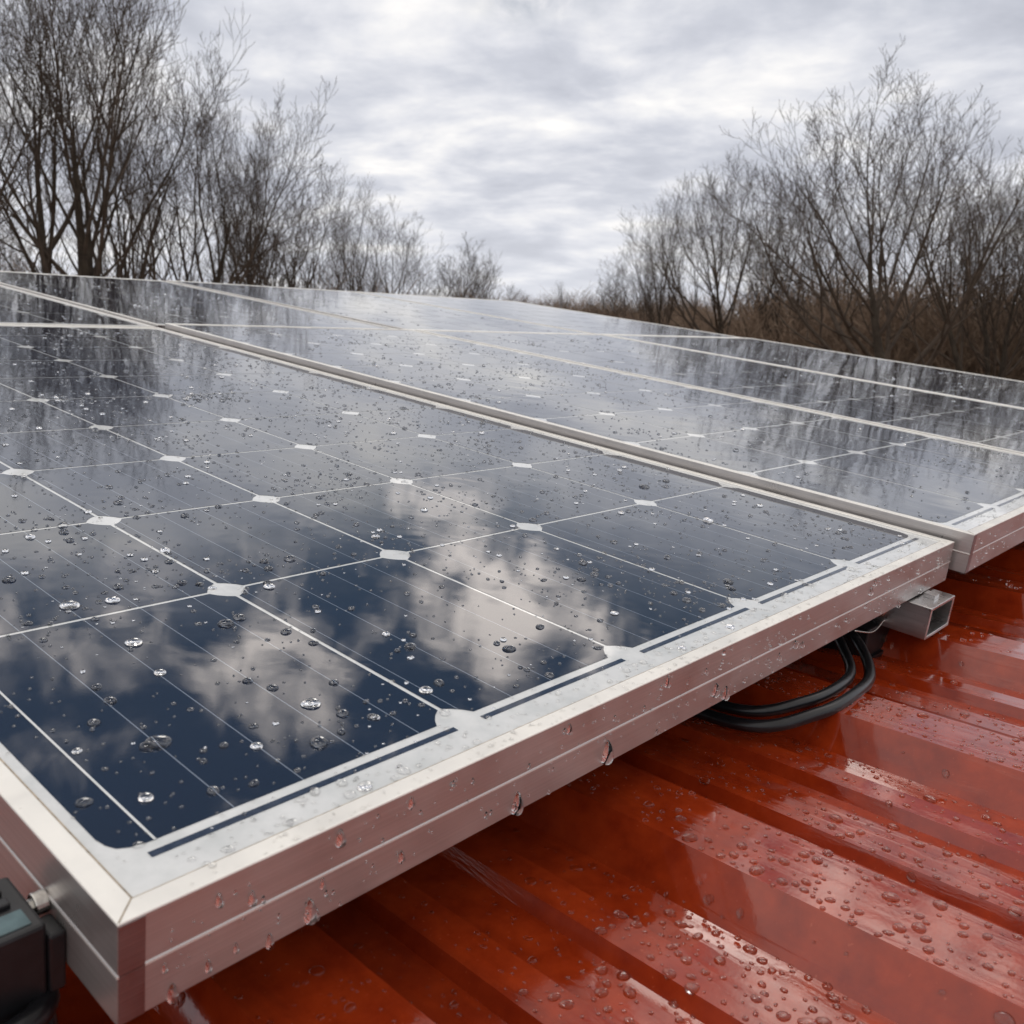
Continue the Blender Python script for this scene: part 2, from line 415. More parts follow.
def panel(label, base, x0, x1, y0, y1, xs, ys_, cut=0.0118, strips=True, lip=0.0095, gap=0.0020):
    bx, by, bz = base
    root = empty('solar_panel', label, 'solar panel', base, group='solar panels on the red roof')
    X = lambda q: q - bx
    Y = lambda q: q - by
    v, f = frame_ring(X(x0), X(x1), Y(y0), Y(y1), lip=lip)
    GAP = 0.0013 if 'foreground' in label else gap
    link_mesh('frame', v, f, [MAT_ALU, MAT_LIP], root, midx=[1 if (q % 16) in (2, 5, 6, 7, 8, 9, 10) else 0 for q in range(len(f))])  # lip top and side bead take the painted lit tone
    mb = MB(); e = 0.003
    mb.box(X(x0) + e, X(x1) - e, Y(y0) + e, Y(y1) - e, GZ - 0.004, GZ)
    mb.m = [1, 0, 1, 1, 1, 1]
    mb.build('backsheet', [MAT_WHITE, MAT_UNDER], root)
    for i in range(len(xs) - 1):
        for j in range(len(ys_) - 1):
            add_cell(root, X(xs[i]) + GAP, X(xs[i + 1]) - GAP, Y(ys_[j]) + GAP, Y(ys_[j + 1]) - GAP, cut, 0.010 * ((i * 37) % 3),
                     ((i == 0) * (j == 0), (i == len(xs) - 2) * (j == 0), 0, (i == 0) * (j == len(ys_) - 2)))
    if strips:
        y_ = Y(ys_[0]) - 0.0078
        for i in range(len(xs) - 1):
            a, c_ = X(xs[i]) + 0.012, X(xs[i + 1]) - 0.007
            z = GZ + 0.0002
            link_mesh('edge_ribbon', [(a, y_, z), (c_, y_, z), (c_, y_ + 0.0036, z), (a, y_ + 0.0036, z)], [(0, 1, 2, 3)], MAT_NAVY, root)
    if 'foreground' in label:                                   # the heavy tab ribbon along the outer cells
        for ya, yb in zip(ys_[:-1], ys_[1:]):
            z = GZ + 0.0004; xa = X(-0.1592)
            link_mesh('tab_ribbon', [(xa, Y(ya) + 0.001, z), (xa + 0.0011, Y(ya) + 0.001, z), (xa + 0.0011, Y(yb) - 0.001, z), (xa, Y(yb) - 0.001, z)], [(0, 1, 2, 3)], MAT_WHITE, root)
    mb = MB(); L_ = 0.0095; zz = GZ + 0.0006                       # grimy sealant bead inside the lip
    mb.box(X(x0) + L_, X(x1) - L_, Y(y0) + L_, Y(y0) + L_ + 0.0009, GZ + 0.0001, zz)
    mb.box(X(x0) + L_, X(x0) + L_ + 0.0009, Y(y0) + L_ + 0.0009, Y(y1) - L_, GZ + 0.0001, zz)
    mb.build('sealant', MAT_SEAL, root)
    mb = MB()                                                   # corner keys: plates on the short side of the frame
    mb.box(X(x0) + 0.0003, X(x0) + 0.0095, Y(y0) - 0.0004, Y(y0) + 0.001, -0.0405, -0.0010)
    mb.build('corner_plate', MAT_CORNER, root)
    a0, w_ = 0.0006, 0.00022                                    # mitre joint of the lip
    link_mesh('mitre_seam', [(X(x0) + a0 + w_, Y(y0) + a0 - w_, 0.00012), (X(x0) + 0.0094 + w_, Y(y0) + 0.0094 - w_, 0.00012), (X(x0) + 0.0094 - w_, Y(y0) + 0.0094 + w_, 0.00012), (X(x0) + a0 - w_, Y(y0) + a0 + w_, 0.00012)], [(0, 1, 2, 3)], MAT_SEAL, root)
    return root
YA, YM, YB = -0.0345, 1.5300, 2.76
X1 = [-0.1765, 0.0, 0.1413, 0.2952, 0.4742, 0.6440]
Y1 = [0.0, 0.2095, 0.3763, 0.5325, 0.6804, 0.8379, 0.985, 1.125, 1.26, 1.39, 1.510]
def lin(a, b, n): return [a + (b - a) * i / n for i in range(n + 1)]
panel('nearest panel, its lower left corner and long wet edge filling the foreground', (-0.1905, YA, 0.0), -0.1905, 0.6601, YA, YM, X1, Y1)
R2 = 0.010
panel('added unseen panel to the left, shading the lower left corner', (-1.30, YA, 0.0), -1.30, -0.44, YA, YM, lin(-1.28, -0.46, 5), Y1, strips=False)  # added out of view to shade the lower left corner
panel('second panel to the right, its pale left side standing above the nearest panel', (0.6680, YA - 0.014, R2), 0.6680, 1.338, YA - 0.014, YM - 0.01, lin(0.683, 1.323, 4), [0.0 - 0.014 + 0.0] + Y1[1:])
panel('third panel of the front row, between the two parallel bright seams on the right', (1.350, YA - 0.014, R2), 1.350, 2.145, YA - 0.014, YM - 0.01, lin(1.365, 2.130, 5), lin(-0.014, 1.50, 9))
panel('outermost front row panel, a dark strip below the woods at the right edge', (2.157, YA - 0.014, R2), 2.157, 3.13, YA - 0.014, YM - 0.01, lin(2.172, 3.115, 6), lin(-0.014, 1.50, 9))
bk = YM + 0.010
for (a, c_, z, lab) in ((-0.92, -0.205, 0.0, 'back row panel at the far left edge of the photo under the big tree'),
                        (-0.1905, 0.6601, 0.0, 'back row panel directly behind the nearest panel'),
                        (0.6630, 1.338, 0.004, 'back row panel whose narrow wedge starts behind the second panel'),
                        (1.343, 2.145, 0.007, 'back row panel in the middle of the photo beneath the low grey trees'),
                        (2.150, 3.11, 0.008, 'farthest back row panel at the top corner of the array')):
    panel(lab, (a, bk, z), a, c_, bk, YB, lin(a + 0.015, c_ - 0.015, 5), lin(bk + 0.03, YB - 0.02, 7), strips=False, lip=0.0055)

# the left neighbour above is an added, unseen shade caster; only mounting hardware shows here
# ------------------------------------------------------------------ mounting rail, clamp, cable, optimiser
root = empty('mounting_rail', 'silver hollow rail end poking out beneath the nearest panel, right corner', 'mounting rail', (0.5915, -0.056, -0.058))
bx, by, bz = 0.5915, -0.056, -0.058
v = []; f = []
def rect(x0, x1, z0, z1, y): return [(x0, y, z0), (x1, y, z0), (x1, y, z1), (x0, y, z1)]
o_ = (0.559, 0.624, -0.0735, -0.0425); wl = 0.003
for y in (-0.056, 1.45):
    v += rect(o_[0] - bx, o_[1] - bx, o_[2] - bz, o_[3] - bz, y - by)
    v += rect(o_[0] - bx + wl, o_[1] - bx - wl, o_[2] - bz + wl, o_[3] - bz - wl, y - by)
for k in range(4):
    j = (k + 1) % 4
    f.append((k, j, 4 + j, 4 + k)); f.append((8 + j, 8 + k, 12 + k, 12 + j))
    f.append((j, k, 8 + k, 8 + j)); f.append((4 + k, 4 + j, 12 + j, 12 + k))
bevel(link_mesh('channel', v, f, MAT_RAIL, root), 0.0007)
mb = MB(); mb.cyl((0.553 - bx, -0.012 - by, -0.060 - bz), (1, 0, 0), 0.0045, 0.006, 14); mb.build('bolt', MAT_COPPER, root, smooth=False)
mb = MB(); mb.box(0.588 - bx, 0.600 - bx, -0.048 - by, -0.0375 - by, -0.0424 - bz, -0.0385 - bz); mb.build('clip', MAT_RAIL, root)
tag(root)
# black foot
root = empty('roof_clamp', 'black bracket standing on the roof beneath the silver rail end', 'bracket', (0.588, 0.004, -0.104))
mb = MB()
mb.box(-0.055, 0.006, -0.018, 0.030, -0.003, 0.0310)
bevel(mb.build('block', MAT_BLACK, root), 0.0015)
mb = MB(); mb.box(-0.058, 0.009, -0.021, 0.033, -0.005, 0.001)
bevel(mb.build('base_plate', MAT_BLACK, root), 0.0008)
mb = MB(); mb.cyl((-0.012, -0.0215, 0.014), (0, 1, 0), 0.004, 0.004, 6); mb.build('bolt', MAT_STEEL, root)

# cable loops: two runs side by side
def cable(label, pts, r):
    b0 = Vector(pts[3]); v, f = tube([Vector(p_) - b0 for p_ in pts], r, 14)
    o = link_mesh('cable', v, f, MAT_CABLE, base=b0, smooth=True)
    return tag(o, label, 'cable', 'black cables looping out from beneath the nearest panel')
cable('outer black cable of the pair looping over the red roof', [(0.500, 0.070, -0.064), (0.510, 0.030, -0.067), (0.512, -0.002, -0.073), (0.496, -0.026, -0.082), (0.4480, -0.0500, -0.0825), (0.3860, -0.0600, -0.0765), (0.3300, -0.0560, -0.0765), (0.2850, -0.0250, -0.0855), (0.28, 0.06, -0.094), (0.27, 0.16, -0.104)], 0.0048)
cable('inner black cable of the pair, tucked just behind the outer loop', [(0.488, 0.075, -0.062), (0.497, 0.035, -0.065), (0.498, 0.008, -0.071), (0.480, -0.0135, -0.0795), (0.440, -0.0365, -0.0805), (0.388, -0.0465, -0.0755), (0.338, -0.0415, -0.0755), (0.300, -0.012, -0.0835), (0.298, 0.07, -0.093), (0.288, 0.16, -0.104)], 0.0044)
o = link_mesh('cable_tie', *tube([(0, 0, 0), (0.03, -0.006, -0.006), (0.06, -0.004, -0.002)], 0.0008, 8), MAT_STEEL, base=(0.50, -0.012, -0.066), smooth=True)
tag(o, 'thin pale wire running from the cable pair to the black bracket', 'wire')

# optimiser on the left side of the frame
bx, by, bz = -0.197, 0.004, -0.054
root = empty('junction_device', 'black ribbed electronics box with a pale label bolted to the left side', 'junction box', (bx, by, bz))
mb = MB(); mb.box(-0.11, 0, 0, 0.0345, -0.010, 0.034); bevel(mb.build('housing', MAT_BLACK, root), 0.0015)
for k, (ya, yb) in enumerate(((0.0155, 0.020), (0.0235, 0.0285))):
    mb = MB(); mb.box(-0.09, -0.006, ya, yb, 0.0335, 0.0362); bevel(mb.build('rib', MAT_BLACK, root), 0.0008)
mb = MB(); mb.box(-0.0175, -0.0040, 0.0030, 0.0125, 0.0338, 0.0346); bevel(mb.build('label_window', MAT_LABEL, root), 0.0003)
mb = MB(); mb.box(0.0, 0.0062, -0.001, 0.012, 0.004, 0.0285); bevel(mb.build('bracket', MAT_BLACK, root), 0.0012)
mb = MB(); mb.cyl((0.0012, 0.0165, 0.0305), (1, 0, 0), 0.0044, 0.0052, 20); bv = bevel(mb.build('bolt', MAT_STEEL, root), 0.0006)
mb = MB(); mb.cyl((0.0, 0.0165, 0.0305), (1, 0, 0), 0.0026, 0.0012, 6); mb.build('bolt_head', MAT_STEEL, bv)
v, f = tube([(-0.30, -0.003, -0.060), (-0.25, -0.0035, -0.056), (-0.212, -0.003, -0.053), (-0.199, 0.004, -0.054), (-0.1945, 0.018, -0.057), (-0.188, 0.05, -0.062), (-0.17, 0.12, -0.068)], 0.005, 14)
b0 = Vector((-0.2, 0.02, -0.064))
o = link_mesh('cable', [Vector(q) - b0 for q in v], f, MAT_CABLE, base=b0, smooth=True)
tag(o, 'thick black cable passing under the electronics box, lower left', 'cable')
v, f = tube([(-0.34, -0.050, -0.096), (-0.28, -0.034, -0.092), (-0.235, -0.020, -0.088), (-0.205, 0.002, -0.085), (-0.19, 0.04, -0.086), (-0.18, 0.10, -0.09)], 0.0085, 14)  # added dark tube, covers roof that would otherwise look too bright for shade
b0 = Vector((-0.235, -0.02, -0.088))
tag(link_mesh('cable', [Vector(q) - b0 for q in v], f, MAT_CABLE, base=b0, smooth=True), 'added black tube standing in for shade on the roof, bottom left corner', 'cable')
for k, (pa, pb, lab) in enumerate((((-0.236, -0.036, -0.103), (-0.200, 0.012, -0.082), 'longer thin green grass blade lying in the dark lower left corner'),
                                   ((-0.215, -0.040, -0.104), (-0.182, -0.004, -0.096), 'shorter brownish grass blade beside the green one, lower left corner'))):
    pa, pb = Vector(pa), Vector(pb); v = []; f = []; n = 9
    side = Vector((0.7, -0.5, 0.1)).normalized()
    for i in range(n + 1):
        u = i / n; q = pa.lerp(pb, u) + Vector((0, 0, 0.006 * math.sin(u * 2.6))) - pa; w_ = 0.0011 * (1 - u) ** 0.6 + 0.0001
        v += [tuple(q - side * w_), tuple(q + Vector((0, 0, 0.0003))), tuple(q + side * w_)]
    for i in range(n):
        for j in (0, 1): f.append((i * 3 + j, i * 3 + j + 1, i * 3 + j + 4, i * 3 + j + 3))
    tag(link_mesh('grass_blade', v, f, MAT_GRASS, base=pa, smooth=True), lab, 'grass blade')
# ------------------------------------------------------------------ bare trees
def ring_tube(V, F, pts, rads, sides):
    """append a tapered tube through pts"""
    b = len(V); n = len(pts)
    t0 = (pts[1] - pts[0]).normalized(); nr = t0.orthogonal().normalized()
    for i in range(n):
        tg = (pts[min(i + 1, n - 1)] - pts[max(i - 1, 0)]).normalized()
        nr = (nr - tg * nr.dot(tg)).normalized(); bn = tg.cross(nr)
        for k in range(sides):
            a = 2 * math.pi * k / sides
            q = pts[i] + (nr * math.cos(a) + bn * math.sin(a)) * rads[i]; V.append((q.x, q.y, q.z))
    for i in range(n - 1):
        for k in range(sides):
            j = (k + 1) % sides; F.append((b + i * sides + k, b + i * sides + j, b + (i + 1) * sides + j, b + (i + 1) * sides + k))

def grow(store, p, d, L, r, depth, R, par, lean=None):
    V, F = store['trunk'] if depth == 0 else store['branches']
    nseg = (10, 8, 6, 5, 4, 3)[depth]; sides = (9, 6, 4, 3, 3, 3)[depth]
    pts = [p.copy()]; rads = [r]; dirs = [d.copy()]; q = p.copy(); dd = d.copy()
    wob = (0.045, 0.075, 0.09, 0.11, 0.12, 0.12)[depth] * par.get('wob', 1)
    for i in range(nseg):
        u = (i + 1) / nseg
        dd = (dd + Vector((R.gauss(0, wob), R.gauss(0, wob), R.gauss(0, wob))) + Vector((0, 0, par.get('up', 0.10) * (1 if depth else 0)))).normalized()
        q = q + dd * (L / nseg); pts.append(q.copy()); dirs.append(dd.copy())
        rads.append(max(r * (1 - u * (0.90 if depth == 0 else 0.82)), 0.0056))
    if depth == 0:                                              # root flare
        rads[0] *= 1.35
    ring_tube(V, F, pts, rads, sides)
    if depth >= par.get('maxd', 4): return
    nch = par['n'][depth]; t0 = par['t0'] if depth == 0 else (0.30, 0.30, 0.22, 0.2)[depth]
    ang0 = R.random() * 6.28
    for k in range(nch):
        u = t0 + (1 - t0) * ((k + R.random() * 0.8) / nch)
        u = min(u, 0.99); fi = u * nseg; i0 = int(fi); fr_ = fi - i0
        bp = pts[i0].lerp(pts[min(i0 + 1, nseg)], fr_); bd = dirs[min(i0 + 1, nseg)]
        ang = math.radians(R.uniform(*par['ang'][depth])) * (1.15 - 0.35 * u)
        az_ = ang0 + k * 2.4 + R.uniform(-0.5, 0.5)
        o1 = bd.orthogonal().normalized(); o2 = bd.cross(o1)
        nd = (bd * math.cos(ang) + (o1 * math.cos(az_) + o2 * math.sin(az_)) * math.sin(ang)).normalized()
        if nd.z < -0.15: nd.z = abs(nd.z) * 0.3; nd.normalize()
        ln = L * R.uniform(*par['len'][depth]) * (1.18 - 0.55 * u if depth else 1.25 - 0.55 * (u - t0) / (1 - t0))
        rr_ = rads[i0] * R.uniform(0.42, 0.62)
        grow(store, bp, nd, ln, rr_, depth + 1, R, par)

BASEPAR = dict(n=(12, 9, 6, 5), t0=0.24, ang=((22, 48), (25, 50), (25, 55), (25, 60)), len=((0.50, 0.72), (0.40, 0.62), (0.38, 0.6), (0.35, 0.6)), up=0.09)
def tree_mesh(seed, H=15.0, stems=1, lean=0.0, **kw):
    R = random.Random(seed); par = dict(BASEPAR); par.update(kw)
    store = {'trunk': ([], []), 'branches': ([], [])}
    for s in range(stems):
        a = R.random() * 6.28 if stems > 1 else 0
        sp_ = (0.16 + 0.14 * R.random()) if stems > 1 else 0.0
        d = Vector((lean + math.cos(a + s * 2.1) * sp_, math.sin(a + s * 2.1) * sp_, 1)).normalized()
        off = Vector((math.cos(a + s * 2.1), math.sin(a + s * 2.1), 0)) * (0.25 if stems > 1 else 0)
        k = 1.0 if s == 0 else R.uniform(0.75, 0.95)
        grow(store, off + Vector((0, 0, -0.3)), d, H * par.get('tl', 0.78) * k, 0.022 * H * (0.75 if stems > 1 else 1) * 1.0, 0, R, par)
    res = []
    for nm, mt_ in (('trunk', MAT_BARK), ('branches', MAT_TWIG)):
        V, F = store[nm]; me = bpy.data.meshes.new(nm); me.from_pydata(V, [], F); me.materials.append(mt_)
        me.polygons.foreach_set('use_smooth', [True] * len(F)); me.update(); res.append(me)
    return res, max(v_.co.z for v_ in res[1].vertices)
TREES = {
    'oak': tree_mesh(11, 15, n=(17, 9, 6, 5), t0=0.28, tl=0.60, ang=((36, 66), (28, 50), (25, 50), (25, 55)), up=0.10, len=((0.66, 0.86), (0.42, 0.62), (0.40, 0.6), (0.35, 0.6))),
    'multi': tree_mesh(23, 15, stems=3, n=(9, 8, 6, 5), t0=0.30, ang=((26, 50), (26, 48), (25, 50), (25, 55)), up=0.12),
    'lean': tree_mesh(37, 14, lean=0.34, n=(12, 9, 7, 5), t0=0.26, up=0.12, tl=0.66),
    'fan': tree_mesh(41, 15, n=(14, 8, 6, 4), t0=0.2, ang=((18, 38), (20, 42), (22, 50), (25, 55)), up=0.14),
    'slim': tree_mesh(59, 12, stems=2, n=(12, 7, 6, 4), t0=0.15, ang=((25, 50), (25, 50), (25, 50), (25, 55)), up=0.13),
}
def place_tree(kind, px, d, top, label, rz=0.0, wid=1.0):
    """stand a tree at a compass bearing and distance, with its real height"""
    hgt = CAM_H + (320 - top) / 942.74 * d
    s = hgt / (TREES[kind][1] * 0.97)
    o = bpy.data.objects.new('bare_tree', None); COL.objects.link(o)
    o.location = ((px - 512) / 942.74 * d, d, 0.0); o.rotation_euler = (0, 0, rz); o.scale = (s * wid, s * wid, s)
    tag(o, label, 'tree', 'bare trees around the barn')
    for nm, me in zip(('trunk', 'branches'), TREES[kind][0]):
        c = bpy.data.objects.new(nm, me); COL.objects.link(c); c.parent = o
    return o
place_tree('oak', -75, 23, -60, 'bare tree mostly out of frame, its twigs entering at the far left edge', 0.6)
place_tree('multi', 70, 26, -120, 'tallest bare tree on the left, several dark stems rising out of the frame', 2.6, 0.9)
place_tree('fan', 128, 36, 90, 'bare tree with an upright fan of twigs right behind the tall left tree', 2.0, 0.8)
place_tree('lean', 168, 27, 62, 'bare tree leaning to the right with long bare limbs, left side', 0.1, 0.95)
place_tree('slim', 20, 40, 180, 'lower brownish bare tree behind the big left tree at the left edge', 1.2, 1.2)
place_tree('fan', 255, 38, 130, 'thin bare tree standing between the leaning tree and the grey row', 3.3, 0.8)
place_tree('slim', 310, 37, 160, 'pale brown bare tree of medium height right of the leaning tree', 0.3, 1.25)
place_tree('fan', 362, 44, 190, 'rounded bare tree near the middle of the left row', 5.0, 0.9)
place_tree('slim', 425, 52, 212, 'last but one bare tree of the left row, low and twiggy', 2.2, 1.3)
place_tree('fan', 470, 62, 250, 'smallest bare tree ending the left row beside the open sky', 1.0, 1.1)
place_tree('slim', 530, 105, 286, 'tiny distant bare tree left of the middle of the gap', 1.8, 1.4)
place_tree('fan', 562, 98, 284, 'tiny distant bare tree in the gap, right of its twin', 2.9, 1.2)
place_tree('slim', 613, 62, 246, 'small bare tree beginning the right row', 4.0, 1.2)
place_tree('fan', 655, 50, 205, 'bare tree with slanting stems behind the slender right tree', 0.2, 0.8)
place_tree('oak', 724, 42, 168, 'slender symmetrical bare tree with a single dark trunk, right of centre', 1.1, 0.92)
place_tree('lean', 800, 40, 190, 'low bare tree leaning left between the slender tree and the big right tree', 2.9, 0.85)
place_tree('oak', 886, 27, 98, 'biggest bare tree on the right with a thick dark trunk and round crown', 0.7, 1.12)
place_tree('fan', 830, 44, 200, 'thin bare tree directly behind the biggest right tree, left of its trunk', 0.9, 0.8)
place_tree('multi', 985, 33, 125, 'dark forked bare tree near the right edge', 3.6, 0.9)
place_tree('slim', 1030, 38, 160, 'thin bare tree behind the forked tree at the right edge', 5.2, 1.2)
place_tree('oak', 1140, 29, 90, 'bare tree outside the right edge, only its left twigs in view', 4.4)

# brushwood: stems and twigs nobody could count
def brush(name, rows, seed, mat, label):
    R = random.Random(seed); V = []; F = []
    protos = []
    for _ in range(7):
        v = []; f = []
        for s in range(26):
            a = R.random() * 6.28; rad = R.random() ** 0.5 * 1.6; p = Vector((math.cos(a) * rad, math.sin(a) * rad, 0)); Ls = R.uniform(0.45, 1.0) * 5
            d = Vector((R.gauss(0, .2), R.gauss(0, .2), 1)).normalized(); pts = [p.copy()]; q = p.copy()
            for i in range(5):
                d = (d + Vector((R.gauss(0, .13), R.gauss(0, .13), .05))).normalized(); q = q + d * Ls / 5; pts.append(q.copy())
            ring_tube(v, f, pts, [0.032, .027, .022, .017, .012, .007], 3)
            for k in range(16):
                i0 = R.randint(1, 4); b0_ = pts[i0].lerp(pts[i0 + 1], R.random()); a2 = R.random() * 6.28
                d2 = (Vector((math.cos(a2), math.sin(a2), 0)) * .75 + Vector((0, 0, R.uniform(.3, 1.1)))).normalized(); L2 = R.uniform(.5, 1.5)
                mid = b0_ + d2 * L2 * .5 + Vector((R.gauss(0, .06), R.gauss(0, .06), 0.03))
                ring_tube(v, f, [b0_, mid, mid + (d2 + Vector((R.gauss(0, .25), R.gauss(0, .25), .2))).normalized() * L2 * .5], [.012, .009, .006], 3)
        protos.append((np.array(v), np.array(f)))
    VV = []; FF = []; off = 0
    for (xa, xb, d0, d1, n, h0, h1) in rows:
        for _ in range(n):
            v, f = protos[R.randrange(7)]; d = R.uniform(d0, d1); x = (R.uniform(xa, xb) - 512) / 942.74 * d; th = R.random() * 6.28
            s = R.uniform(h0, h1) / 5; c_, s2 = math.cos(th), math.sin(th); w = v.copy(); ws = max(s, 0.9) * 1.1
            w[:, 0] = (v[:, 0] * c_ - v[:, 1] * s2) * ws + x; w[:, 1] = (v[:, 0] * s2 + v[:, 1] * c_) * ws + d; w[:, 2] = v[:, 2] * s
            VV.append(w); FF.append(f + off); off += len(v)
    Va = np.concatenate(VV).astype(np.float32); Fa = np.concatenate(FF).astype(np.int32)
    me = bpy.data.meshes.new(name); me.vertices.add(len(Va)); me.vertices.foreach_set('co', Va.ravel())
    me.loops.add(Fa.size); me.loops.foreach_set('vertex_index', Fa.ravel())
    me.polygons.add(len(Fa)); me.polygons.foreach_set('loop_start', np.arange(0, Fa.size, 4, dtype=np.int32))
    me.update(calc_edges=True); me.materials.append(mat)
    o = bpy.data.objects.new(name, me); COL.objects.link(o); tag(o, label, 'brushwood', kind='stuff')
brush('brushwood', [(-160, 330, 38, 60, 90, 3.8, 6.8), (250, 510, 46, 76, 60, 4.0, 6.2), (-160, 120, 34, 42, 16, 5, 7.5)], 4, MAT_BRUSH,
      'tangled brown brushwood filling the space between the left trees')
brush('brushwood', [(760, 1190, 36, 62, 165, 4.4, 7.0), (600, 820, 48, 78, 95, 3.8, 6.0)], 8, MAT_BRUSH,
      'dense brown brushwood behind the trunks of the right trees')
brush('distant_woodland', [(440, 700, 90, 150, 110, 5.5, 7.6), (500, 700, 150, 220, 60, 6.5, 10)], 12, MAT_BRUSH,
      'low hazy line of distant woodland in the gap between the tree rows')
# ------------------------------------------------------------------ rain drops
RD = random.Random(77)
def dome(r, hgt, seg, rings, R, irregular=0.12, stretch=1.0, ang=0.0, sink=True):
    """a sessile drop: closed dome with a steep rim, z up, footprint about r"""
    v = []; f = []
    ph = [R.random() * 6.28 for _ in range(3)]
    for i in range(rings):
        t_ = i / rings
        # profile: bulges just above the contact line, flat on top
        rad = (1.0, 1.03, 0.93, 0.70, 0.38)[min(4, int(t_ * 5))] if rings == 5 else math.cos(t_ * math.pi / 2) ** 0.75
        z = math.sin(t_ * math.pi / 2) if i else (-0.0006 / hgt if sink else 0.0)
        for k in range(seg):
            a = 2 * math.pi * k / seg
            w = 1 + irregular * (0.6 * math.sin(2 * a + ph[0]) + 0.4 * math.sin(3 * a + ph[1]))
            x, y = math.cos(a) * rad * w * r * stretch, math.sin(a) * rad * w * r
            v.append((x * math.cos(ang) - y * math.sin(ang), x * math.sin(ang) + y * math.cos(ang), z * hgt))
    v.append((0, 0, hgt)); top = len(v) - 1
    for i in range(rings - 1):
        for k in range(seg):
            j = (k + 1) % seg; f.append((i * seg + k, i * seg + j, (i + 1) * seg + j, (i + 1) * seg + k))
    for k in range(seg): f.append(((rings - 1) * seg + k, (rings - 1) * seg + (k + 1) % seg, top))
    f.append(tuple(reversed(range(seg))))
    return v, f

CAMI = W.inverted() @ Vector((0, 0, CAM_H))
PITM = Matrix.Rotation(-(math.pi / 2 - PITCH), 4, 'X') @ Matrix.Translation((0, 0, -CAM_H))
def project(pw):
    q = PITM @ pw
    if q.z > -0.01: return None
    return 512 + 942.74 * q.x / -q.z, 512 - 942.74 * q.y / -q.z, -q.z

drops = []   # surface, world matrix (z = surface normal), radius, kind
def scatter(surface, frame, n, xr, yr, zf, rfun, ok=lambda x, y: True, maxd=9, clump=None):
    cl = [(RD.uniform(*xr), RD.uniform(*yr)) for _ in range(clump or 0)]
    got = 0; tries = 0
    while got < n and tries < n * 30:
        tries += 1
        if cl and RD.random() < 0.5:
            c = RD.choice(cl); x, y = RD.gauss(c[0], 0.022), RD.gauss(c[1], 0.022)
            if not (xr[0] < x < xr[1] and yr[0] < y < yr[1]): continue
        else: x, y = RD.uniform(*xr), RD.uniform(*yr)
        if not ok(x, y): continue
        if surface == 'roof':
            r = rfun()
            if any((x - q[6]) ** 2 + (y - q[7]) ** 2 < (1.25 * (r + q[2])) ** 2 for q in drops if q[0] == 'roof'): continue
        z, nz = zf(x, y)
        m_ = frame @ Matrix.Translation((x, y, z))
        pr = project(m_.translation)
        if pr is None or not (-30 < pr[0] < 1054 and 240 < pr[1] < 1054): continue
        r = r if surface == 'roof' else rfun(); got += 1
        if nz is not None: m_ = m_ @ Vector((0, 0, 1)).rotation_difference(Vector(nz)).to_matrix().to_4x4()
        drops.append([surface, m_, r, pr[0], pr[1], r * 942.74 / pr[2], x, y])
def rpow(lo, hi, k):
    return lambda: lo * (1 - RD.random() * (1 - (lo / hi) ** k)) ** (-1 / k)
flat = lambda z: (lambda x, y: (z, None))
# glass of the nearest panel: denser close by, thinning beyond
scatter('glass', W, 2300, (-0.178, 0.649), (-0.024, 0.50), flat(GZ + 0.0003), rpow(0.0005, 0.0036, 1.7), clump=60)
scatter('glass', W, 2000, (-0.178, 0.649), (0.0, 0.9), flat(GZ + 0.0003), rpow(0.0006, 0.0036, 2.2), clump=60)
scatter('glass', W, 1300, (-0.178, 0.649), (0.5, 1.5), flat(GZ + 0.0003), rpow(0.0010, 0.0042, 2.4), clump=60)
scatter('glass2', W, 1700, (0.68, 1.325), (-0.03, 1.5), flat(R2 + GZ + 0.0003), rpow(0.0009, 0.0042, 2.2), clump=80)
scatter('glass3', W, 800, (1.365, 3.1), (0.0, 1.5), flat(R2 + GZ + 0.0003), rpow(0.0014, 0.0050, 2.4), clump=50)
scatter('glass4', W, 420, (-0.1, 2.1), (1.56, 2.7), flat(GZ + 0.0063), rpow(0.0018, 0.0050, 2.6), clump=40)
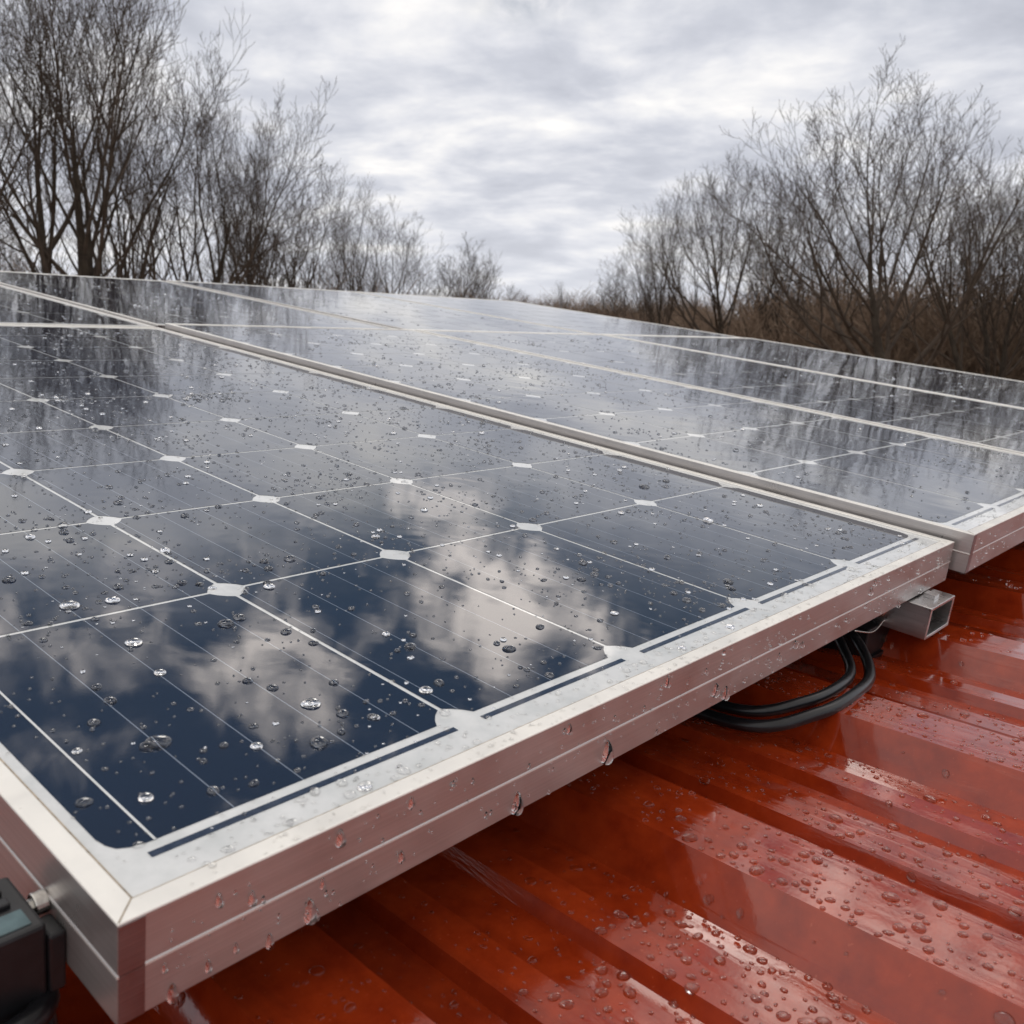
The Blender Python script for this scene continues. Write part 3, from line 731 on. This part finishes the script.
# remembered big drops, in metres on the glass (panel frame) with their radii
def on_glass(px, py):
    d = M3.transposed() @ (Matrix.Rotation(math.pi / 2 - PITCH, 3, 'X') @ Vector(((px - 512) / 942.74, (512 - py) / 942.74, -1)))
    s = (GZ + 0.0003 - CAML.z) / d.z; return CAML.x + s * d.x, CAML.y + s * d.y
for (u, w_), r_, lab in (
    ((158, 743), 0.0050, 'biggest clear round raindrop on the corner solar cell, left of its middle'),
    ((319, 743), 0.0042, 'lower of the two large raindrops on the right half of the corner cell'),
    ((311, 704), 0.0045, 'upper of the two large raindrops on the right half of the corner cell'),
    ((146, 798), 0.0030, 'round raindrop nearest the thick white line of the corner cell'),
    ((213, 791), 0.0026, 'round raindrop low on the corner cell, right of the one by the thick line'),
    ((372, 717), 0.0024, 'oval raindrop by the white cell seam, right of the two large drops'),
    ((226, 624), 0.0042, 'wide raindrop on the corner cell just below the white diamond'),
    ((134, 643), 0.0042, 'wide raindrop just below the long white cross seam, left part'),
    ((70, 606), 0.0050, 'large dark flat raindrop just above the cross seam near the left edge'),
    ((94, 723), 0.0026, 'medium raindrop at the left of the corner cell, above the thick line'),
    ((160, 673), 0.0030, 'raindrop in the upper left middle of the corner cell'),
    ((439, 683), 0.0028, 'oval raindrop just right of the white seam, second cell of the front row'),
    ((509, 649), 0.0036, 'oval raindrop amid the reflected cloud on the second front cell'),
    ((286, 632), 0.0028, 'small oval raindrop right of the white diamond'),
    ((290, 559), 0.0038, 'dark oval raindrop above the front row, under the reflected cloud edge'),
    ((182, 583), 0.0030, 'oval raindrop left of the white diamond, upper one'),
    ((118, 587), 0.0030, 'oval raindrop above the cross seam, second from the left'),
    ((64, 532), 0.0034, 'dark oval raindrop in the second row of cells near the left edge'),
    ((540, 627), 0.0026, 'small oval raindrop between the two reflected clouds'),
    ((583, 563), 0.0034, 'dark raindrop beside the column of cells in the middle of the glass'),
    ((708, 521), 0.0052, 'long dark raindrop on the fourth cell column near the seam diamond'),
    ((728, 582), 0.0042, 'oval raindrop on the fourth front cell near its lower edge'),
    ((9, 580), 0.0038, 'oval raindrop at the very left edge of the picture'),
    ((644, 487), 0.0052, 'pale raindrop by the right end of the third cross seam'),
    ((666, 481), 0.0040, 'dark raindrop right beside the pale one on the third cross seam'),
    ((84, 803), 0.0030, 'smeared flat raindrop by the rounded corner of the corner cell'),
    ((350, 795), 0.0026, 'clear raindrop on the white margin below the navy strip, first from the left'),
    ((404, 771), 0.0028, 'clear raindrop on the white margin, above the frame middle')):
    x, y = on_glass(u, w_); m_ = W @ Matrix.Translation((x, y, GZ + 0.0003)); pr = project(m_.translation)
    drops.append(['glass', m_, r_, pr[0], pr[1], 99 + r_, x, y, lab])
# white margin and frame lip
scatter('margin', W, 260, (-0.165, 0.645), (-0.0240, -0.009), flat(GZ + 0.0002), rpow(0.0006, 0.0026, 1.7))
scatter('lip', W, 160, (-0.17, 0.65), (-0.0335, -0.0265), flat(0.0001), rpow(0.0005, 0.0015, 2.2))
scatter('margin2', W, 120, (0.70, 1.2), (-0.038, -0.022), flat(R2 + GZ + 0.0002), rpow(0.0006, 0.0022, 2))
# front face of the frames: drops hang and run down
def face_scatter(surface, n, xr, z0, z1, y, rf):
    for _ in range(n):
        x, z = RD.uniform(*xr), RD.uniform(z0, z1); r = rf()
        m_ = W @ Matrix.Translation((x, y - 0.00005, z)) @ Matrix.Rotation(math.pi / 2, 4, 'X')
        pr = project(m_.translation)
        if pr and -20 < pr[0] < 1044 and pr[1] < 1044: drops.append([surface, m_, r, pr[0], pr[1], r * 942.74 / pr[2], x, z])
face_scatter('face', 330, (-0.178, 0.655), -0.0395, -0.002, YA, rpow(0.0005, 0.0026, 2.0))
face_scatter('face2', 60, (0.672, 1.05), -0.038 + R2, -0.002 + R2, YA - 0.014, rpow(0.0006, 0.0016, 2.2))
def face_pt(px, py):
    d = M3.transposed() @ (Matrix.Rotation(math.pi / 2 - PITCH, 3, 'X') @ Vector(((px - 512) / 942.74, (512 - py) / 942.74, -1)))
    s = (YA - CAML.y) / d.y; return CAML.x + s * d.x, CAML.z + s * d.z
for (u, w_), r_, lab in (
    ((340, 838), 0.0030, 'long raindrop running down the upper half of the pinkish frame face'),
    ((411, 803), 0.0022, 'raindrop on the upper half of the frame face, right of the long one'),
    ((309, 911), 0.0040, 'fat raindrop hanging at the lower edge of the frame face'),
    ((269, 941), 0.0024, 'raindrop clinging to the lower frame edge, left of the fat one'),
    ((172, 993), 0.0030, 'raindrop dangling below the frame near its corner'),
    ((219, 900), 0.0022, 'raindrop on the frame face near its corner, across the thin groove line'),
    ((252, 898), 0.0024, 'raindrop sitting on the groove line of the frame face'),
    ((208, 966), 0.0020, 'small raindrop low on the frame face near the corner'),
    ((401, 857), 0.0022, 'raindrop on the lower half of the frame face, alone'),
    ((516, 803), 0.0044, 'big raindrop about to fall from the lower frame edge, middle of the photo'),
    ((606, 752), 0.0050, 'slender raindrop hanging from the lower frame edge, right of the big one'),
    ((715, 690), 0.0036, 'left one of two thin raindrops side by side near the cable'),
    ((725, 693), 0.0036, 'right one of two thin raindrops side by side near the cable'),
    ((569, 729), 0.0022, 'small raindrop in the middle of the frame face')):
    x, z = face_pt(u, w_); z = max(z, -0.0395)
    m_ = W @ Matrix.Translation((x, YA - 0.00005, z)) @ Matrix.Rotation(math.pi / 2, 4, 'X'); pr = project(m_.translation)
    drops.append(['face', m_, r_ * 0.95, pr[0], pr[1], 98 + r_, x, z, lab])
# roof
def roof_zn(x, y):
    z = roof_z(x); e = 0.0012; dz_ = (roof_z(x + e) - roof_z(x - e)) / (2 * e); return z + 0.00005, (-dz_, 0, 1)
def roof_ok(x, y):
    q = Q4 @ Vector((x, y, 0))
    under = q.y > YA and q.x < 1.4
    if under and RD.random() > 0.55: return False
    return abs(roof_zn(x, y)[1][0]) < 0.5 or RD.random() < 0.12
scatter('roof', RW, 2000, (-0.6, 1.2), (-0.45, 0.30), roof_zn, rpow(0.0009, 0.0044, 1.9), roof_ok, clump=30)
scatter('roof', RW, 900, (-0.95, -0.1), (-0.40, 0.02), roof_zn, rpow(0.0008, 0.0036, 1.8), roof_ok)
scatter('roof', RW, 90, (-0.62, -0.35), (-0.34, -0.10), roof_zn, rpow(0.0020, 0.0042, 1.6), roof_ok)

# hide tests: roof drops under the panel in view are covered by it
def covered(d):
    if d[0] != 'roof': return False
    o_ = CAMI; q = W.inverted() @ d[1].translation; s = (0 - o_.z) / (q.z - o_.z); hp = o_.lerp(q, s)
    if hp.y > YA and hp.x > -0.19: return True
    s = (-0.0405 - o_.z) / (q.z - o_.z); hp = o_.lerp(q, s); return hp.y > YA and hp.x > -0.19
drops = [d for d in drops if not covered(d)]
def where(d):
    s, x, y = d[0], d[6], d[7]; px, py, sz = d[3], d[4], d[5]
    if s == 'glass':
        c = sum(1 for q in X1[1:-1] if x > q); r_ = sum(1 for q in Y1[1:-1] if y > q)
        if r_ > 4: return 'far part of the nearest panel glass'
        return ('%s cell of the %s row on the nearest panel' % (('leftmost', 'second', 'middle', 'fourth', 'rightmost')[c], ('front', 'second', 'third', 'fourth', 'fifth')[min(r_, 4)]))
    return {'glass2': 'glass of the second panel', 'glass3': 'glass of the outer front panels', 'glass4': 'glass of the back row panels',
            'margin': 'white margin of the nearest panel', 'margin2': 'white margin of the second panel', 'lip': 'bright metal lip of the nearest panel',
            'face': 'pinkish front face of the nearest frame', 'face2': 'front face of the second frame', 'roof': 'red metal roof'}[s]
def wherefull(d):
    w_ = where(d)
    if d[0] in ('roof',):
        w_ += ', ' + ('under the corner of the frame' if d[3] < 480 else 'bottom centre of the photo' if d[3] < 700 and d[4] > 850 else 'lower right corner' if d[4] > 850 else 'right of the cable loop' if d[4] < 760 else 'right side of the photo' if d[3] > 800 else 'below the middle of the frame')
    if d[0] in ('face', 'margin', 'lip'):
        w_ += ', ' + ('near the left corner' if d[3] < 260 else 'left middle' if d[3] < 460 else 'right middle' if d[3] < 700 else 'right end')
    return w_
def drop_mesh(d, fine=True):
    s, r = d[0], d[2]; R = RD
    seg, rings = ((22, 7) if fine else (8, 3)) if d[5] > 2.2 or fine else (6, 2)
    if s in ('face', 'face2'):
        v, f = dome(r, r * 0.95, seg, rings, R, 0.05, 1.0, 0.0, False)
        v = [(x * 0.68 * (1 - 0.30 * y / r), y * (1.5 if r > 0.0012 else 1.1), z * (1 - 0.35 * y / r)) for x, y, z in v]
    elif s == 'roof': v, f = dome(r, r * R.uniform(0.36, 0.52), seg, rings, R, 0.10, R.uniform(1.0, 1.35), R.uniform(0, 3.14))
    else:
        v, f = dome(r, r * R.uniform(0.48, 0.66), seg, rings, R, 0.09 if r > 0.002 else 0.2, R.uniform(1.0, 1.2 if r > 0.002 else 1.5), R.uniform(-0.9, 0.9), sink=s in ('margin', 'lip', 'margin2') or (R.random() < 0.65 if r > 0.0018 else R.random() < 0.93))
    return v, f
drops.sort(key=lambda d: -d[5])
singles, rest = drops[:296], drops[296:]
WORDS = [(8, 'large'), (5, 'medium'), (3.4, 'small'), (0, 'tiny')]
for d in singles:
    v, f = drop_mesh(d)
    me = bpy.data.meshes.new('raindrop'); me.from_pydata(v, [], f); me.materials.append(MAT_DROP)
    me.polygons.foreach_set('use_smooth', [len(q) < 6 for q in f]); me.update()
    o = bpy.data.objects.new('raindrop', me); COL.objects.link(o); o.matrix_world = d[1]
    if len(d) > 8: lab = d[8]
    else: lab = next(w_ for l_, w_ in WORDS if d[5] > l_) + ' raindrop on the ' + wherefull(d)
    tag(o, lab, 'raindrop', 'raindrops on ' + {'glass': 'the nearest panel', 'margin': 'the nearest panel', 'lip': 'the nearest panel', 'face': 'the frame face', 'face2': 'the frame face', 'roof': 'the red roof'}.get(d[0], 'the farther panels'))
for nm, sset, lab in (('fine_raindrops', ('glass', 'margin', 'lip'), 'countless fine raindrops sprinkled over the nearest panel'),
                      ('fine_raindrops', ('glass2', 'glass3', 'glass4', 'margin2'), 'countless fine raindrops sprinkled over the farther panels'),
                      ('fine_raindrops', ('face', 'face2'), 'fine raindrops spattered on the front faces of the frames'),
                      ('fine_raindrops', ('roof',), 'fine raindrops scattered over the red metal roof')):
    V = []; F = []
    for d in rest:
        if d[0] not in sset: continue
        v, f = drop_mesh(d, False); b0_ = len(V)
        V += [tuple(d[1] @ Vector(q)) for q in v]; F += [tuple(i + b0_ for i in q) for q in f]
    o = link_mesh(nm, V, F, MAT_DROP, frame=Matrix.Identity(4), smooth=True); tag(o, lab, 'raindrops', kind='stuff')
